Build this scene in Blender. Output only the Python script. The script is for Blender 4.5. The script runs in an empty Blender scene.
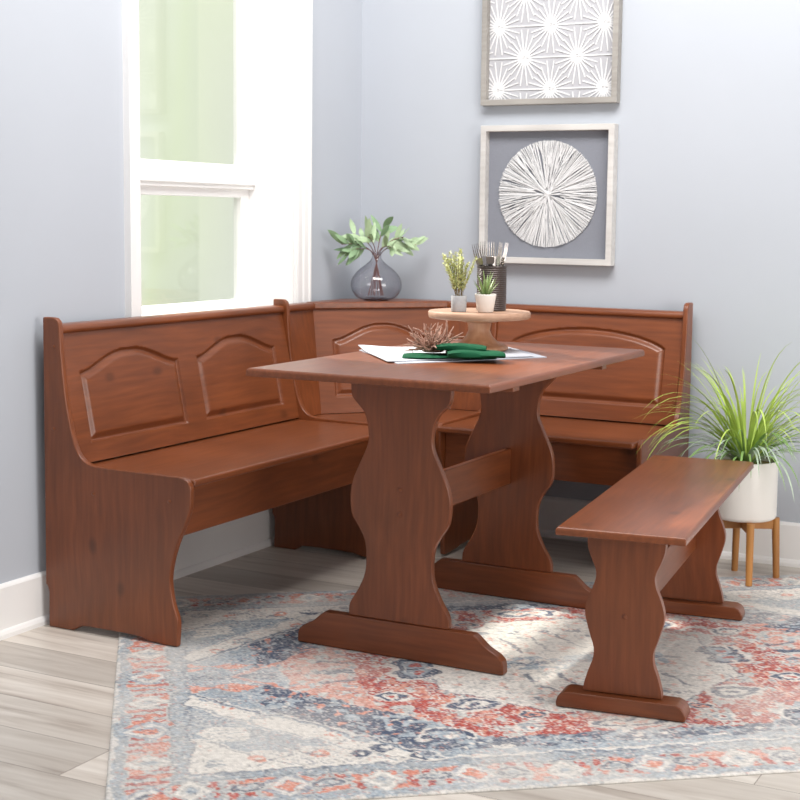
import bpy, bmesh, math, random
import numpy as np
from mathutils import Vector, Matrix
C = bpy.context.scene.collection
S = bpy.context.scene

# ------------------------------------------------------------------ camera
cam_d = bpy.data.cameras.new('camera'); cam = bpy.data.objects.new('camera', cam_d); C.objects.link(cam)
fw = Vector((-0.45184529, 0.88515283, -0.11108693)); rt = Vector((0.88988033, 0.45598627, 0.01376668)); up = Vector((-0.06283973, 0.09263366, 0.99371534))
m = Matrix.Identity(4)
for i in range(3): m[i][0] = rt[i]; m[i][1] = up[i]; m[i][2] = -fw[i]
m.translation = (2.7348, -4.7263, 1.1306)
cam.matrix_world = m
cam_d.sensor_width = 36; cam_d.lens = 36 * 1447.835 / 800
cam_d.shift_x = (400 - 435.18) / 800; cam_d.shift_y = (378.88 - 400) / 800
cam_d.clip_start = .05; cam_d.clip_end = 100
cam_d.dof.use_dof = True; cam_d.dof.focus_distance = 3.75; cam_d.dof.aperture_fstop = 7.1
S.camera = cam

# ------------------------------------------------------------------ world: bright sky, blurred pale trees outside the window
w = bpy.data.worlds.new('world'); S.world = w; w.use_nodes = True
nt = w.node_tree; nt.nodes.clear()
def N(t, **k):
    n = nt.nodes.new(t)
    for a, b in k.items():
        if a in n.inputs.keys(): n.inputs[a].default_value = b
        else: setattr(n, a, b)
    return n
out = N('ShaderNodeOutputWorld'); bg = N('ShaderNodeBackground'); tc = N('ShaderNodeTexCoord')
mp = N('ShaderNodeMapping'); mp.inputs['Scale'].default_value = (9, 9, 2.2)
no = N('ShaderNodeTexNoise'); no.inputs['Scale'].default_value = 1.1; no.inputs['Detail'].default_value = 1.5
cr = N('ShaderNodeValToRGB')
e = cr.color_ramp.elements
e[0].position = .33; e[0].color = (1.62, 1.70, 1.46, 1); e[1].position = .68; e[1].color = (2.3, 2.35, 2.2, 1)
x = e.new(.5); x.color = (1.86, 2.02, 1.46, 1)
sep = N('ShaderNodeSeparateXYZ')
rx = N('ShaderNodeMapRange'); rx.inputs['From Min'].default_value = -.15; rx.inputs['From Max'].default_value = -.4   # trees only towards -x
rz = N('ShaderNodeMapRange'); rz.inputs['From Min'].default_value = .5; rz.inputs['From Max'].default_value = .22     # and only low
mul = N('ShaderNodeMath', operation='MULTIPLY')
mix = N('ShaderNodeMix', data_type='RGBA'); mix.inputs[6].default_value = (.97, .98, 1.0, 1)
L = nt.links.new
L(tc.outputs['Generated'], mp.inputs['Vector']); L(mp.outputs[0], no.inputs['Vector']); L(no.outputs['Fac'], cr.inputs[0])
L(tc.outputs['Generated'], sep.inputs[0]); L(sep.outputs['X'], rx.inputs['Value']); L(sep.outputs['Z'], rz.inputs['Value'])
L(rx.outputs[0], mul.inputs[0]); L(rz.outputs[0], mul.inputs[1]); L(mul.outputs[0], mix.inputs[0]); L(cr.outputs[0], mix.inputs[7])
L(mix.outputs[2], bg.inputs['Color']); bg.inputs['Strength'].default_value = .47
L(bg.outputs[0], out.inputs[0])

# ------------------------------------------------------------------ sun through the window, soft studio light from the front
def aim(o, d): o.rotation_euler = Vector(d).to_track_quat('-Z', 'Y').to_euler()
sd = bpy.data.lights.new('sun', 'SUN'); sun = bpy.data.objects.new('sun', sd); C.objects.link(sun)
sd.energy = 8.0; sd.angle = math.radians(2.2); sd.color = (1, .96, .90); aim(sun, (1, -.195, -.813)); sun.location = (-4, 0, 5)
def area(name, loc, tgt, size, power, col=(1, 1, 1)):
    d = bpy.data.lights.new(name, 'AREA'); o = bpy.data.objects.new(name, d); C.objects.link(o)
    d.shape = 'RECTANGLE'; d.size, d.size_y = size; d.energy = power; d.color = col
    o.location = loc; aim(o, Vector(tgt) - Vector(loc)); return o
area('studio_softbox', (1.5, -1.85, 3.4), (.8, 0, 1.1), (2.2, 1.1), 120, (1, .975, .95))
area('side_softbox', (4.4, -2.4, 1.1), (.2, -.9, .3), (1.6, 1.4), 58, (1, .96, .92))
S.view_settings.view_transform = 'Standard'; S.view_settings.look = 'None'; S.view_settings.gamma = 1
S.view_settings.use_curve_mapping = False; S.view_settings.exposure = 0.0

# ------------------------------------------------------------------ helpers
def srgb(r, g, b):
    f = lambda c: (c / 255 / 12.92) if c / 255 <= .04045 else ((c / 255 + .055) / 1.055) ** 2.4
    return (f(r), f(g), f(b), 1)
def mat(name):
    global nt, L
    m = bpy.data.materials.new(name); m.use_nodes = True; nt = m.node_tree; L = nt.links.new
    p = nt.nodes['Principled BSDF']; return m, p
def plain(name, col, rough=.5, metal=0, bump=0, bscale=200, var=.06, vscale=8, spec=.5, coat=0):
    m, p = mat(name)
    p.inputs['Roughness'].default_value = rough; p.inputs['Metallic'].default_value = metal
    p.inputs['Specular IOR Level'].default_value = spec; p.inputs['Coat Weight'].default_value = coat
    t = N('ShaderNodeTexCoord'); n = N('ShaderNodeTexNoise'); n.inputs['Scale'].default_value = vscale; n.inputs['Detail'].default_value = 4
    r = N('ShaderNodeValToRGB'); c = col
    r.color_ramp.elements[0].position = .3; r.color_ramp.elements[1].position = .7
    r.color_ramp.elements[0].color = tuple(max(0, q * (1 - var)) for q in c[:3]) + (1,)
    r.color_ramp.elements[1].color = tuple(min(1, q * (1 + var)) for q in c[:3]) + (1,)
    L(t.outputs['Object'], n.inputs['Vector']); L(n.outputs['Fac'], r.inputs[0]); L(r.outputs[0], p.inputs['Base Color'])
    if bump:
        n2 = N('ShaderNodeTexNoise'); n2.inputs['Scale'].default_value = bscale; n2.inputs['Detail'].default_value = 3
        b = N('ShaderNodeBump'); b.inputs['Strength'].default_value = bump; b.inputs['Distance'].default_value = .002
        L(t.outputs['Object'], n2.inputs['Vector']); L(n2.outputs['Fac'], b.inputs['Height']); L(b.outputs[0], p.inputs['Normal'])
    return m
def wood(name, axis, dark, mid, lite, rough=.34, coat=.12, turn=0, knots=True, seed=0, fine=1.0, thin='y'):
    m, p = mat(name)
    p.inputs['Roughness'].default_value = rough; p.inputs['Coat Weight'].default_value = coat; p.inputs['Coat Roughness'].default_value = .25
    t0 = N('ShaderNodeTexCoord'); mp = N('ShaderNodeMapping')
    tv = N('ShaderNodeVectorRotate', rotation_type='Z_AXIS'); tv.inputs['Angle'].default_value = turn
    class t: outputs = {'Object': tv.outputs[0]}
    L(t0.outputs['Object'], tv.inputs['Vector'])
    sc = [26 * fine] * 3; sc['xyz'.index(axis)] = 1.6 * fine
    mp.inputs['Scale'].default_value = sc; mp.inputs['Location'].default_value = (seed * 3.1, seed * 1.7, seed * 2.3)
    # warp
    wn = N('ShaderNodeTexNoise'); wn.inputs['Scale'].default_value = 2.5; wn.inputs['Detail'].default_value = 2
    ad = N('ShaderNodeMix', data_type='RGBA', blend_type='ADD'); ad.inputs[0].default_value = .05
    L(t.outputs['Object'], wn.inputs['Vector']); L(t.outputs['Object'], ad.inputs[6]); L(wn.outputs['Color'], ad.inputs[7]); L(ad.outputs[2], mp.inputs['Vector'])
    n = N('ShaderNodeTexNoise'); n.inputs['Scale'].default_value = 1.3; n.inputs['Detail'].default_value = 7; n.inputs['Roughness'].default_value = .55
    L(mp.outputs[0], n.inputs['Vector'])
    r = N('ShaderNodeValToRGB'); e = r.color_ramp.elements
    e[0].position = .05; e[0].color = dark; e[1].position = .98; e[1].color = lite; q = e.new(.52); q.color = mid
    L(n.outputs['Fac'], r.inputs[0]); col = r.outputs[0]
    # broad tone from board to board
    b = N('ShaderNodeTexNoise'); b.inputs['Scale'].default_value = 3.2; b.inputs['Detail'].default_value = 1.5
    L(t.outputs['Object'], b.inputs['Vector'])
    br = N('ShaderNodeMapRange'); br.inputs['From Min'].default_value = .3; br.inputs['From Max'].default_value = .7; br.inputs['To Min'].default_value = .82; br.inputs['To Max'].default_value = 1.14
    L(b.outputs['Fac'], br.inputs['Value'])
    mm = N('ShaderNodeMix', data_type='RGBA', blend_type='MULTIPLY'); mm.inputs[0].default_value = 1
    L(col, mm.inputs[6]); L(br.outputs[0], mm.inputs[7]); col = mm.outputs[2]
    if knots:
        v = N('ShaderNodeTexVoronoi', voronoi_dimensions='2D'); v.inputs['Scale'].default_value = 3.3
        ss = N('ShaderNodeSeparateXYZ'); cb = N('ShaderNodeCombineXYZ'); km = N('ShaderNodeMapping')
        km.inputs['Location'].default_value = (seed * .37 + .2, seed * .61 + .1, 0); km.inputs['Scale'].default_value = (1.3, .85, 1)
        others = [q for q in 'XYZ' if q != thin.upper() and q != axis.upper()]
        L(ad.outputs[2], ss.inputs[0]); L(ss.outputs[others[0]], cb.inputs['X']); L(ss.outputs[axis.upper()], cb.inputs['Y'])
        L(cb.outputs[0], km.inputs['Vector']); L(km.outputs[0], v.inputs['Vector'])
        kr = N('ShaderNodeMapRange'); kr.interpolation_type = 'SMOOTHSTEP'; kr.inputs['From Min'].default_value = .02; kr.inputs['From Max'].default_value = .085; kr.inputs['To Min'].default_value = .45; kr.inputs['To Max'].default_value = 0
        L(v.outputs['Distance'], kr.inputs['Value'])
        sx = N('ShaderNodeSeparateColor'); L(v.outputs['Color'], sx.inputs[0])
        gt = N('ShaderNodeMath', operation='GREATER_THAN'); gt.inputs[1].default_value = .58; L(sx.outputs[0], gt.inputs[0])
        mu = N('ShaderNodeMath', operation='MULTIPLY'); L(kr.outputs[0], mu.inputs[0]); L(gt.outputs[0], mu.inputs[1])
        kx = N('ShaderNodeMix', data_type='RGBA'); kx.inputs[7].default_value = tuple(c * .35 for c in dark[:3]) + (1,)
        L(mu.outputs[0], kx.inputs[0]); L(col, kx.inputs[6]); col = kx.outputs[2]
    L(col, p.inputs['Base Color'])
    bu = N('ShaderNodeBump'); bu.inputs['Strength'].default_value = .12; bu.inputs['Distance'].default_value = .001
    L(n.outputs['Fac'], bu.inputs['Height']); L(bu.outputs[0], p.inputs['Normal'])
    return m
CH = ((.100, .026, .0085, 1), (.188, .051, .0155, 1), (.275, .080, .025, 1))
W = {a + str(s): wood('cherry_wood_%s%d' % (a, s), a, *CH, seed=s, fine=2.3, thin={'x': 'y', 'y': 'x', 'z': 'y'}[a]) for a in 'xyz' for s in (0, 1, 2)}
for s in (0, 1, 2):
    W['v%d' % s] = wood('cherry_wood_v%d' % s, 'z', *CH, seed=s + 3, fine=2.3, thin='x')
    W['t%d' % s] = wood('cherry_wood_t%d' % s, 'y' if s == 2 else 'x', *CH, seed=s + 5, fine=2.3, thin='z')
def add_box(bm, lo, hi, M=None):
    r = bmesh.ops.create_cube(bm, size=1)['verts']
    lo, hi = Vector(lo), Vector(hi)
    for v in r:
        v.co = Vector([(lo[i] + hi[i]) / 2 + v.co[i] * (hi[i] - lo[i]) for i in range(3)])
        if M: v.co = M @ v.co
    return r
def obj(name, bm, m, parent=None, smooth=False, bevel=0, segs=2, loc=None):
    me = bpy.data.meshes.new(name)
    bmesh.ops.recalc_face_normals(bm, faces=bm.faces[:])
    bm.to_mesh(me); bm.free()
    if m: me.materials.append(m)
    o = bpy.data.objects.new(name, me); C.objects.link(o)
    if smooth or bevel: me.shade_smooth()
    if bevel:
        b = o.modifiers.new('bevel', 'BEVEL'); b.width = bevel; b.segments = segs; b.limit_method = 'ANGLE'; b.angle_limit = math.radians(40); b.harden_normals = True
        if hasattr(b, 'use_clamp_overlap'): b.use_clamp_overlap = True
    elif smooth:
        try: me.set_sharp_from_angle(angle=math.radians(50))
        except Exception: pass
    if parent: o.parent = parent
    if loc: o.location = loc
    return o
def tag(o, label, cat, group=None):
    o['label'] = label; o['category'] = cat
    if group: o['group'] = group
    return o
def thing(name, label, cat, loc=(0, 0, 0), rz=0, group=None):
    o = bpy.data.objects.new(name, None); C.objects.link(o); o.location = loc; o.rotation_euler = (0, 0, rz); o.empty_display_size = .1
    return tag(o, label, cat, group)
def struct(name, bm, m, parent=None, **k):
    o = obj(name, bm, m, parent, **k)
    if not parent: o['kind'] = 'structure'
    return o
def box(name, lo, hi, m, parent=None, bevel=0, st=False, segs=2):
    bm = bmesh.new(); add_box(bm, lo, hi)
    return (struct if st else obj)(name, bm, m, parent, bevel=bevel, segs=segs)
def slab(name, pts, axis, a, b, m, parent, bevel=.003, segs=2):
    """polygon pts extruded along axis from a to b. axis 'x': pts=(y,z); 'y': pts=(x,z); 'z': pts=(x,y)"""
    f = {'x': lambda p, t: (t, p[0], p[1]), 'y': lambda p, t: (p[0], t, p[1]), 'z': lambda p, t: (p[0], p[1], t)}[axis]
    bm = bmesh.new()
    A = [bm.verts.new(f(p, a)) for p in pts]; B = [bm.verts.new(f(p, b)) for p in pts]
    bm.faces.new(A); bm.faces.new(B[::-1])
    n = len(pts)
    for i in range(n): bm.faces.new((A[i], B[i], B[(i + 1) % n], A[(i + 1) % n]))
    return obj(name, bm, m, parent, bevel=bevel, segs=segs)
def spline(pts, k=6):
    """Catmull-Rom through pts (open)"""
    P = [Vector(p) for p in pts]; P = [2 * P[0] - P[1]] + P + [2 * P[-1] - P[-2]]; out = []
    for i in range(1, len(P) - 2):
        for j in range(k):
            t = j / k; a, b, c, d = P[i - 1:i + 3]
            out.append(.5 * ((2 * b) + (c - a) * t + (2 * a - 5 * b + 4 * c - d) * t * t + (3 * b - a - 3 * c + d) * t ** 3))
    out.append(P[-2]); return [tuple(q) for q in out]
def add_lathe(bm, prof, n=48, c=(0, 0, 0), caps=True):
    rings = []
    for r, z in prof:
        if r < 1e-5: rings.append([bm.verts.new((c[0], c[1], c[2] + z))])
        else: rings.append([bm.verts.new((c[0] + r * math.cos(2 * math.pi * i / n), c[1] + r * math.sin(2 * math.pi * i / n), c[2] + z)) for i in range(n)])
    for A, B in zip(rings, rings[1:]):
        for i in range(n):
            j = (i + 1) % n
            if len(A) == 1 and len(B) == 1: continue
            if len(A) == 1: bm.faces.new((A[0], B[i], B[j]))
            elif len(B) == 1: bm.faces.new((A[i], B[0], A[j]))
            else: bm.faces.new((A[i], B[i], B[j], A[j]))
def add_tube(bm, pts, rad, n=6):
    pts = [Vector(p) for p in pts]; rings = []
    rr = rad if hasattr(rad, '__len__') else [rad] * len(pts)
    for i, p in enumerate(pts):
        d = (pts[min(i + 1, len(pts) - 1)] - pts[max(i - 1, 0)]).normalized()
        u = d.cross(Vector((0, 0, 1)) if abs(d.z) < .9 else Vector((1, 0, 0))).normalized(); v = d.cross(u)
        rings.append([bm.verts.new(p + (u * math.cos(2 * math.pi * k / n) + v * math.sin(2 * math.pi * k / n)) * rr[i]) for k in range(n)])
    for A, B in zip(rings, rings[1:]):
        for k in range(n): bm.faces.new((A[k], B[k], B[(k + 1) % n], A[(k + 1) % n]))
    bm.faces.new(rings[0][::-1]); bm.faces.new(rings[-1])
def add_blade(bm, base, d, side, length, width, bend=0.0, fold=.15, seg=6, tipsharp=1.0, droop=Vector((0, 0, -1)), shape='leaf'):
    """a leaf or grass blade: strip with a raised fold, curving toward droop"""
    p = Vector(base); d = Vector(d).normalized(); side = Vector(side).normalized(); rows = []
    for i in range(seg + 1):
        t = i / seg
        if shape == 'leaf': wv = width * .5 * math.sin(math.pi * min(1, .06 + t * .94)) ** .8
        else: wv = width * .5 * (1 - t ** 3) * min(1, .6 + t * 2)
        side2 = (side - d * side.dot(d)).normalized(); nrm = d.cross(side2)
        wv = max(wv, width * .02)
        rows.append([bm.verts.new(p - side2 * wv + nrm * wv * fold), bm.verts.new(p), bm.verts.new(p + side2 * wv + nrm * wv * fold)])
        p = p + d * (length / seg); d = (d + droop * bend / seg * (.4 + 1.2 * t)).normalized()
    for A, B in zip(rows, rows[1:]):
        bm.faces.new((A[0], A[1], B[1], B[0])); bm.faces.new((A[1], A[2], B[2], B[1]))
def dup(root, loc=None, rotz=None, label=None, scale=None):
    r = root.copy(); C.objects.link(r)
    if loc is not None: r.location = loc
    if rotz is not None: r.rotation_euler.z = rotz
    if scale is not None: r.scale = (scale,) * 3
    if label: r['label'] = label
    for ch in list(root.children):
        c = ch.copy(); C.objects.link(c); c.parent = r
        for g in ch.children: d = g.copy(); C.objects.link(d); d.parent = c
    return r

# ------------------------------------------------------------------ materials
M_wall = plain('grey_blue_wall_paint', srgb(180, 185, 193), .75, bump=.05, bscale=350, var=.015, vscale=2, spec=.3)
M_trim = plain('white_trim_paint', srgb(236, 235, 234), .35, var=.01, spec=.5)
M_white = M_trim
def plank_floor():
    m, p = mat('pale_plank_floor')
    t = N('ShaderNodeTexCoord'); b = N('ShaderNodeTexBrick')
    b.inputs['Scale'].default_value = 1; b.inputs['Brick Width'].default_value = 1.25; b.inputs['Row Height'].default_value = .16
    b.inputs['Mortar Size'].default_value = .0012; b.inputs['Mortar Smooth'].default_value = .3; b.offset = .37; b.squash = 1
    b.inputs['Color1'].default_value = (.0, .0, .0, 1); b.inputs['Color2'].default_value = (1, 1, 1, 1); b.inputs['Mortar'].default_value = (.3, .3, .3, 1)
    L(t.outputs['Object'], b.inputs['Vector'])
    mp = N('ShaderNodeMapping'); mp.inputs['Scale'].default_value = (1.3, 15, 1)
    # shift the grain from plank to plank
    ad = N('ShaderNodeMix', data_type='RGBA', blend_type='ADD'); ad.inputs[0].default_value = 1
    sc = N('ShaderNodeVectorMath', operation='SCALE'); sc.inputs['Scale'].default_value = 7.0
    L(b.outputs['Color'], sc.inputs[0]); L(t.outputs['Object'], mp.inputs['Vector']); L(mp.outputs[0], ad.inputs[6]); L(sc.outputs[0], ad.inputs[7])
    n = N('ShaderNodeTexNoise'); n.inputs['Scale'].default_value = 1.4; n.inputs['Detail'].default_value = 7; n.inputs['Roughness'].default_value = .6; n.inputs['Distortion'].default_value = .6
    L(ad.outputs[2], n.inputs['Vector'])
    r = N('ShaderNodeValToRGB'); e = r.color_ramp.elements
    e[0].position = .28; e[0].color = srgb(158, 146, 136); e[1].position = .68; e[1].color = srgb(216, 209, 200); q = e.new(.45); q.color = srgb(196, 187, 177)
    L(n.outputs['Fac'], r.inputs[0])
    mr = N('ShaderNodeMapRange'); mr.inputs['To Min'].default_value = .80; mr.inputs['To Max'].default_value = 1.10
    sx = N('ShaderNodeSeparateColor'); L(b.outputs['Color'], sx.inputs[0]); L(sx.outputs[0], mr.inputs['Value'])
    mm = N('ShaderNodeMix', data_type='RGBA', blend_type='MULTIPLY'); mm.inputs[0].default_value = 1
    L(r.outputs[0], mm.inputs[6]); L(mr.outputs[0], mm.inputs[7])
    mo = N('ShaderNodeMix', data_type='RGBA'); mo.inputs[7].default_value = srgb(120, 110, 102)
    L(b.outputs['Fac'], mo.inputs[0]); L(mm.outputs[2], mo.inputs[6]); L(mo.outputs[2], p.inputs['Base Color'])
    p.inputs['Roughness'].default_value = .42
    bu = N('ShaderNodeBump'); bu.inputs['Strength'].default_value = .1; bu.inputs['Distance'].default_value = .001
    L(n.outputs['Fac'], bu.inputs['Height']); L(bu.outputs[0], p.inputs['Normal'])
    return m
def glass(name, tint, edge, rough=.02, power=2.0):
    """thin-walled glass: tinted see-through with a mirror sheen"""
    m, p = mat(name); nt.nodes.remove(p); o = nt.nodes['Material Output']
    tr = N('ShaderNodeBsdfTransparent'); gl = N('ShaderNodeBsdfGlossy'); gl.inputs['Roughness'].default_value = rough
    lw = N('ShaderNodeLayerWeight'); lw.inputs['Blend'].default_value = .5
    f5 = N('ShaderNodeMath', operation='POWER'); f5.inputs[1].default_value = 5; L(lw.outputs['Facing'], f5.inputs[0])
    fr = N('ShaderNodeMath', operation='MULTIPLY_ADD'); fr.inputs[1].default_value = .95; fr.inputs[2].default_value = .07; L(f5.outputs[0], fr.inputs[0])
    pw = N('ShaderNodeMath', operation='POWER'); pw.inputs[1].default_value = power
    mx = N('ShaderNodeMix', data_type='RGBA'); mx.inputs[6].default_value = tint; mx.inputs[7].default_value = edge
    L(lw.outputs['Facing'], pw.inputs[0]); L(pw.outputs[0], mx.inputs[0]); L(mx.outputs[2], tr.inputs['Color'])
    ms = N('ShaderNodeMixShader'); L(fr.outputs[0], ms.inputs[0]); L(tr.outputs[0], ms.inputs[1]); L(gl.outputs[0], ms.inputs[2]); L(ms.outputs[0], o.inputs[0])
    return m

# ------------------------------------------------------------------ room
Y0, Y1 = -1.31, -.457          # window opening along the left wall
ZS, ZT, H = .80, 2.25, 2.75    # sill, head, wall height
RX, RY = 4.6, -6.2
box('floor', (-.0, RY, -.05), (RX, 0, 0), plank_floor(), st=True)
bm = bmesh.new()
T = -.24
for lo, hi in (((T, RY, -.05), (0, Y0, H)), ((T, Y1, -.05), (0, .2, H)), ((T, Y0, -.05), (0, Y1, ZS)), ((T, Y0, ZT), (0, Y1, H))): add_box(bm, lo, hi)
bmesh.ops.remove_doubles(bm, verts=bm.verts[:], dist=1e-5)
struct('wall_left', bm, M_wall)
box('wall_back', (0, 0, -.05), (RX, .2, H), M_wall, st=True)
def baseboard(name, lo, hi, ax, s):
    bm = bmesh.new(); add_box(bm, lo, hi)
    return bm
# baseboards: tall board with an eased top and a shoe moulding (profile swept along the wall)
prof = [(0, 0), (.022, 0), (.022, .012), (.018, .02), (.013, .024), (.013, .136), (.009, .142), (.004, .145), (0, .145)]
def sweep(name, prof, axis, a, b, m, cap=True, bevel=0):
    bm = bmesh.new()
    f = (lambda p, t: (p[0], t, p[1])) if axis == 'y' else (lambda p, t: (t, -p[0], p[1]))
    A = [bm.verts.new(f(p, a)) for p in prof]; B = [bm.verts.new(f(p, b)) for p in prof]; n = len(prof)
    bm.faces.new(A); bm.faces.new(B[::-1])
    for i in range(n): bm.faces.new((A[i], B[i], B[(i + 1) % n], A[(i + 1) % n]))
    return struct(name, bm, m)
sweep('baseboard_left', prof, 'y', RY, 0, M_trim)
sweep('baseboard_back', prof, 'x', .0221, RX, M_trim)
# window: jamb lining, sashes, meeting rail, stool, casing
win = thing('window_1', 'tall white double-hung window in the left wall above the bench', 'window'); win['kind'] = 'structure'
for k in ('label', 'category'): del win[k]
JX = -.182
def wbox(name, lo, hi, bevel=.002): return box(name, lo, hi, M_trim, win, bevel=bevel)
bm = bmesh.new()
add_box(bm, (T, Y0 - .0, ZS), (0.002, Y0 + .012, ZT)); add_box(bm, (T, Y1 - .012, ZS), (0.002, Y1, ZT)); add_box(bm, (T, Y0 + .012, ZT - .012), (.002, Y1 - .012, ZT))
obj('jamb_lining', bm, M_trim, win)
bm = bmesh.new()
for a, b in (((JX - .03, Y0 + .0125, ZS + .0), (JX, Y0 + .075, ZT - .013)), ((JX - .03, Y1 - .062, ZS + .0), (JX, Y1 - .0125, ZT - .013)), ((JX - .03, Y0 + .075, ZS), (JX, Y1 - .062, ZS + .035)), ((JX - .03, Y0 + .075, ZT - .06), (JX, Y1 - .062, ZT - .013))): add_box(bm, a, b)
obj('sash_frame', bm, M_trim, win)
bm = bmesh.new()
add_box(bm, (JX - .03, Y0 + .075, 1.188), (JX + .004, Y1 - .062, 1.300)); add_box(bm, (JX - .01, Y0 + .0125, 1.216), (JX + .022, Y1 - .0125, 1.262)); add_box(bm, (JX, Y0 + .0125, 1.230), (JX + .03, Y1 - .0125, 1.246))
obj('meeting_rail', bm, M_trim, win, bevel=.003)
box('pane', (JX - .018, Y0 + .07, ZS + .03), (JX - .014, Y1 - .055, 1.20), glass('window_glass', (.97, .98, .97, 1), (.9, .92, .9, 1)), win)
box('pane', (JX - .018, Y0 + .07, 1.29), (JX - .014, Y1 - .055, ZT - .05), bpy.data.materials['window_glass'], win)
wbox('stool', (JX, Y0 + .0125, ZS - .0), (.002, Y1 - .0125, ZS + .012))
CW = .073
cp = [(0, 0), (.012, 0), (.014, .006), (.014, .03), (.018, .036), (.020, .06), (.024, .064), (.024, CW), (0, CW)]
def casing(y_in, s, name):
    bm = bmesh.new()
    A = [bm.verts.new((p[0] + .0, y_in + s * p[1], .10)) for p in cp]; B = [bm.verts.new((p[0], y_in + s * p[1], ZT + .09)) for p in cp]; n = len(cp)
    bm.faces.new(A); bm.faces.new(B[::-1])
    for i in range(n): bm.faces.new((A[i], B[i], B[(i + 1) % n], A[(i + 1) % n]))
    for v in bm.verts: v.co.z = max(v.co.z, ZS - .1)
    return obj(name, bm, M_trim, win)
casing(Y0, -.84, 'casing'); casing(Y1, 1, 'casing')
wbox('head_casing', (0, Y0 - CW, ZT + .002), (.024, Y1 + CW, ZT + .10))

# ------------------------------------------------------------------ nook benches
HS, HT = .450, .850
BX = lambda z: .068 + .20 * (.82 - z)          # front face of the backrests, distance from the wall
FZ = .0058
prof_pts = ([(.034, .850), (.066, .850)] + [(.078, .848), (.087, .840), (.0915, .826)] +
    spline([(.094, .764), (.103, .68), (.111, .62), (.124, .56), (.139, .512), (.158, .480), (.190, .463), (.24, .459), (.366, .458), (.480, .457)], 4) +
    spline([(.497, .454), (.511, .446), (.519, .430), (.520, .400), (.518, .375), (.506, .340), (.494, .312), (.479, .279), (.464, .232), (.457, .19), (.459, .157), (.468, .116), (.481, .084), (.484, .059), (.481, FZ)], 4) +
    [(.435, FZ), (.415, .008), (.390, .009), (.36, .016), (.30, .018), (.20, .018), (.16, .016), (.142, .006), (.130, .0), (.047, .0), (.047, .095)] +
    spline([(.046, .100), (.042, .112), (.034, .120), (.030, .130), (.030, .145)], 3))
# the panel clears the window casing and baseboard
prof_pts = [(max(a - .008 * max(0, 1 - b / .45), .030), b) for a, b in prof_pts]
def arch(u0, u1, z0, zs, zp, n=48, round_=False):
    """outline of a raised panel with an arched top: list of (u, z)"""
    pts = [(u0, z0), (u1, z0), (u1, zs)]; um = (u0 + u1) / 2; hw = (u1 - u0) / 2
    sh = .10 * hw
    for i in range(1, n):
        t = 1 - 2 * i / n; a = abs(t)
        k = min(1, max(0, (1 - a) / .92)); 
        z = zs + (zp - zs) * (.5 - .5 * math.cos(math.pi * min(1, k))) ** .82
        if round_: z = zs + (zp - zs) * (.75 * math.sqrt(max(0, 1 - a * a * .96)) - .15 + .40 * (1 - a * a)) if a < 2 else z
        pts.append((um + hw * t, z))
    pts.append((u0, zs)); return pts
def dist_poly(U, Z, pts):
    """signed distance (inside > 0) to closed polygon"""
    D = np.full(U.shape, 1e9); ins = np.zeros(U.shape, bool)
    n = len(pts)
    for i in range(n):
        (ax, ay), (bx, by) = pts[i], pts[(i + 1) % n]
        dx, dy = bx - ax, by - ay; t = np.clip(((U - ax) * dx + (Z - ay) * dy) / (dx * dx + dy * dy + 1e-12), 0, 1)
        D = np.minimum(D, np.hypot(U - ax - t * dx, Z - ay - t * dy))
        c = ((ay > Z) != (by > Z)) & (U < (bx - ax) * (Z - ay) / (by - ay + 1e-15) + ax); ins ^= c
    return np.where(ins, D, -D)
def backboard(name, ua, ub, z0, z1, polys, pos, m, parent, step=.0032, uslope=(0, 0)):
    """board with carved raised panels; pos(u, z, h) -> point, h = height out of the face. uslope: how far each end moves out per metre downwards"""
    nu, nz = int((ub - ua) / step) + 1, int((z1 - z0) / step) + 1
    t = np.linspace(0, 1, nu); z = np.linspace(z0, z1, nz)
    Tt, Z = np.meshgrid(t, z)
    lo = ua - uslope[0] * (z1 - Z); hi = ub + uslope[1] * (z1 - Z); U = lo + (hi - lo) * Tt
    Hh = np.zeros(U.shape)
    for pl in polys:
        d = dist_poly(U, Z, pl)
        g = np.interp(d, [-1, 0, .003, .006, .010, .022, .026, 9], [0, 0, -.0065, -.0085, -.0080, .0005, 0.0015, .0015])
        Hh += g
    P = np.array([pos(u, zz, h) for u, zz, h in zip(U.ravel(), Z.ravel(), Hh.ravel())])
    B = np.array([pos(u, zz, -.016) for u, zz in zip(U.ravel(), Z.ravel())])
    nv = nu * nz; faces = []
    idx = lambda i, j, b=0: b * nv + i * nu + j
    for i in range(nz - 1):
        for j in range(nu - 1): faces.append((idx(i, j), idx(i, j + 1), idx(i + 1, j + 1), idx(i + 1, j)))
    # back and rim use only the border
    faces.append((idx(0, 0, 1), idx(nz - 1, 0, 1), idx(nz - 1, nu - 1, 1), idx(0, nu - 1, 1)))
    for j in range(nu - 1): faces.append((idx(0, j), idx(0, j, 1), idx(0, j + 1, 1), idx(0, j + 1))); faces.append((idx(nz - 1, j), idx(nz - 1, j + 1), idx(nz - 1, j + 1, 1), idx(nz - 1, j, 1)))
    for i in range(nz - 1): faces.append((idx(i, 0), idx(i + 1, 0), idx(i + 1, 0, 1), idx(i, 0, 1))); faces.append((idx(i, nu - 1), idx(i, nu - 1, 1), idx(i + 1, nu - 1, 1), idx(i + 1, nu - 1)))
    bm = bmesh.new(); V = [bm.verts.new(p) for p in np.vstack([P, B])]
    for f in faces:
        try: bm.faces.new([V[q] for q in f])
        except ValueError: pass
    for v in [v for v in bm.verts if not v.link_faces]: bm.verts.remove(v)
    o = obj(name, bm, m, parent, smooth=True); return o
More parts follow.
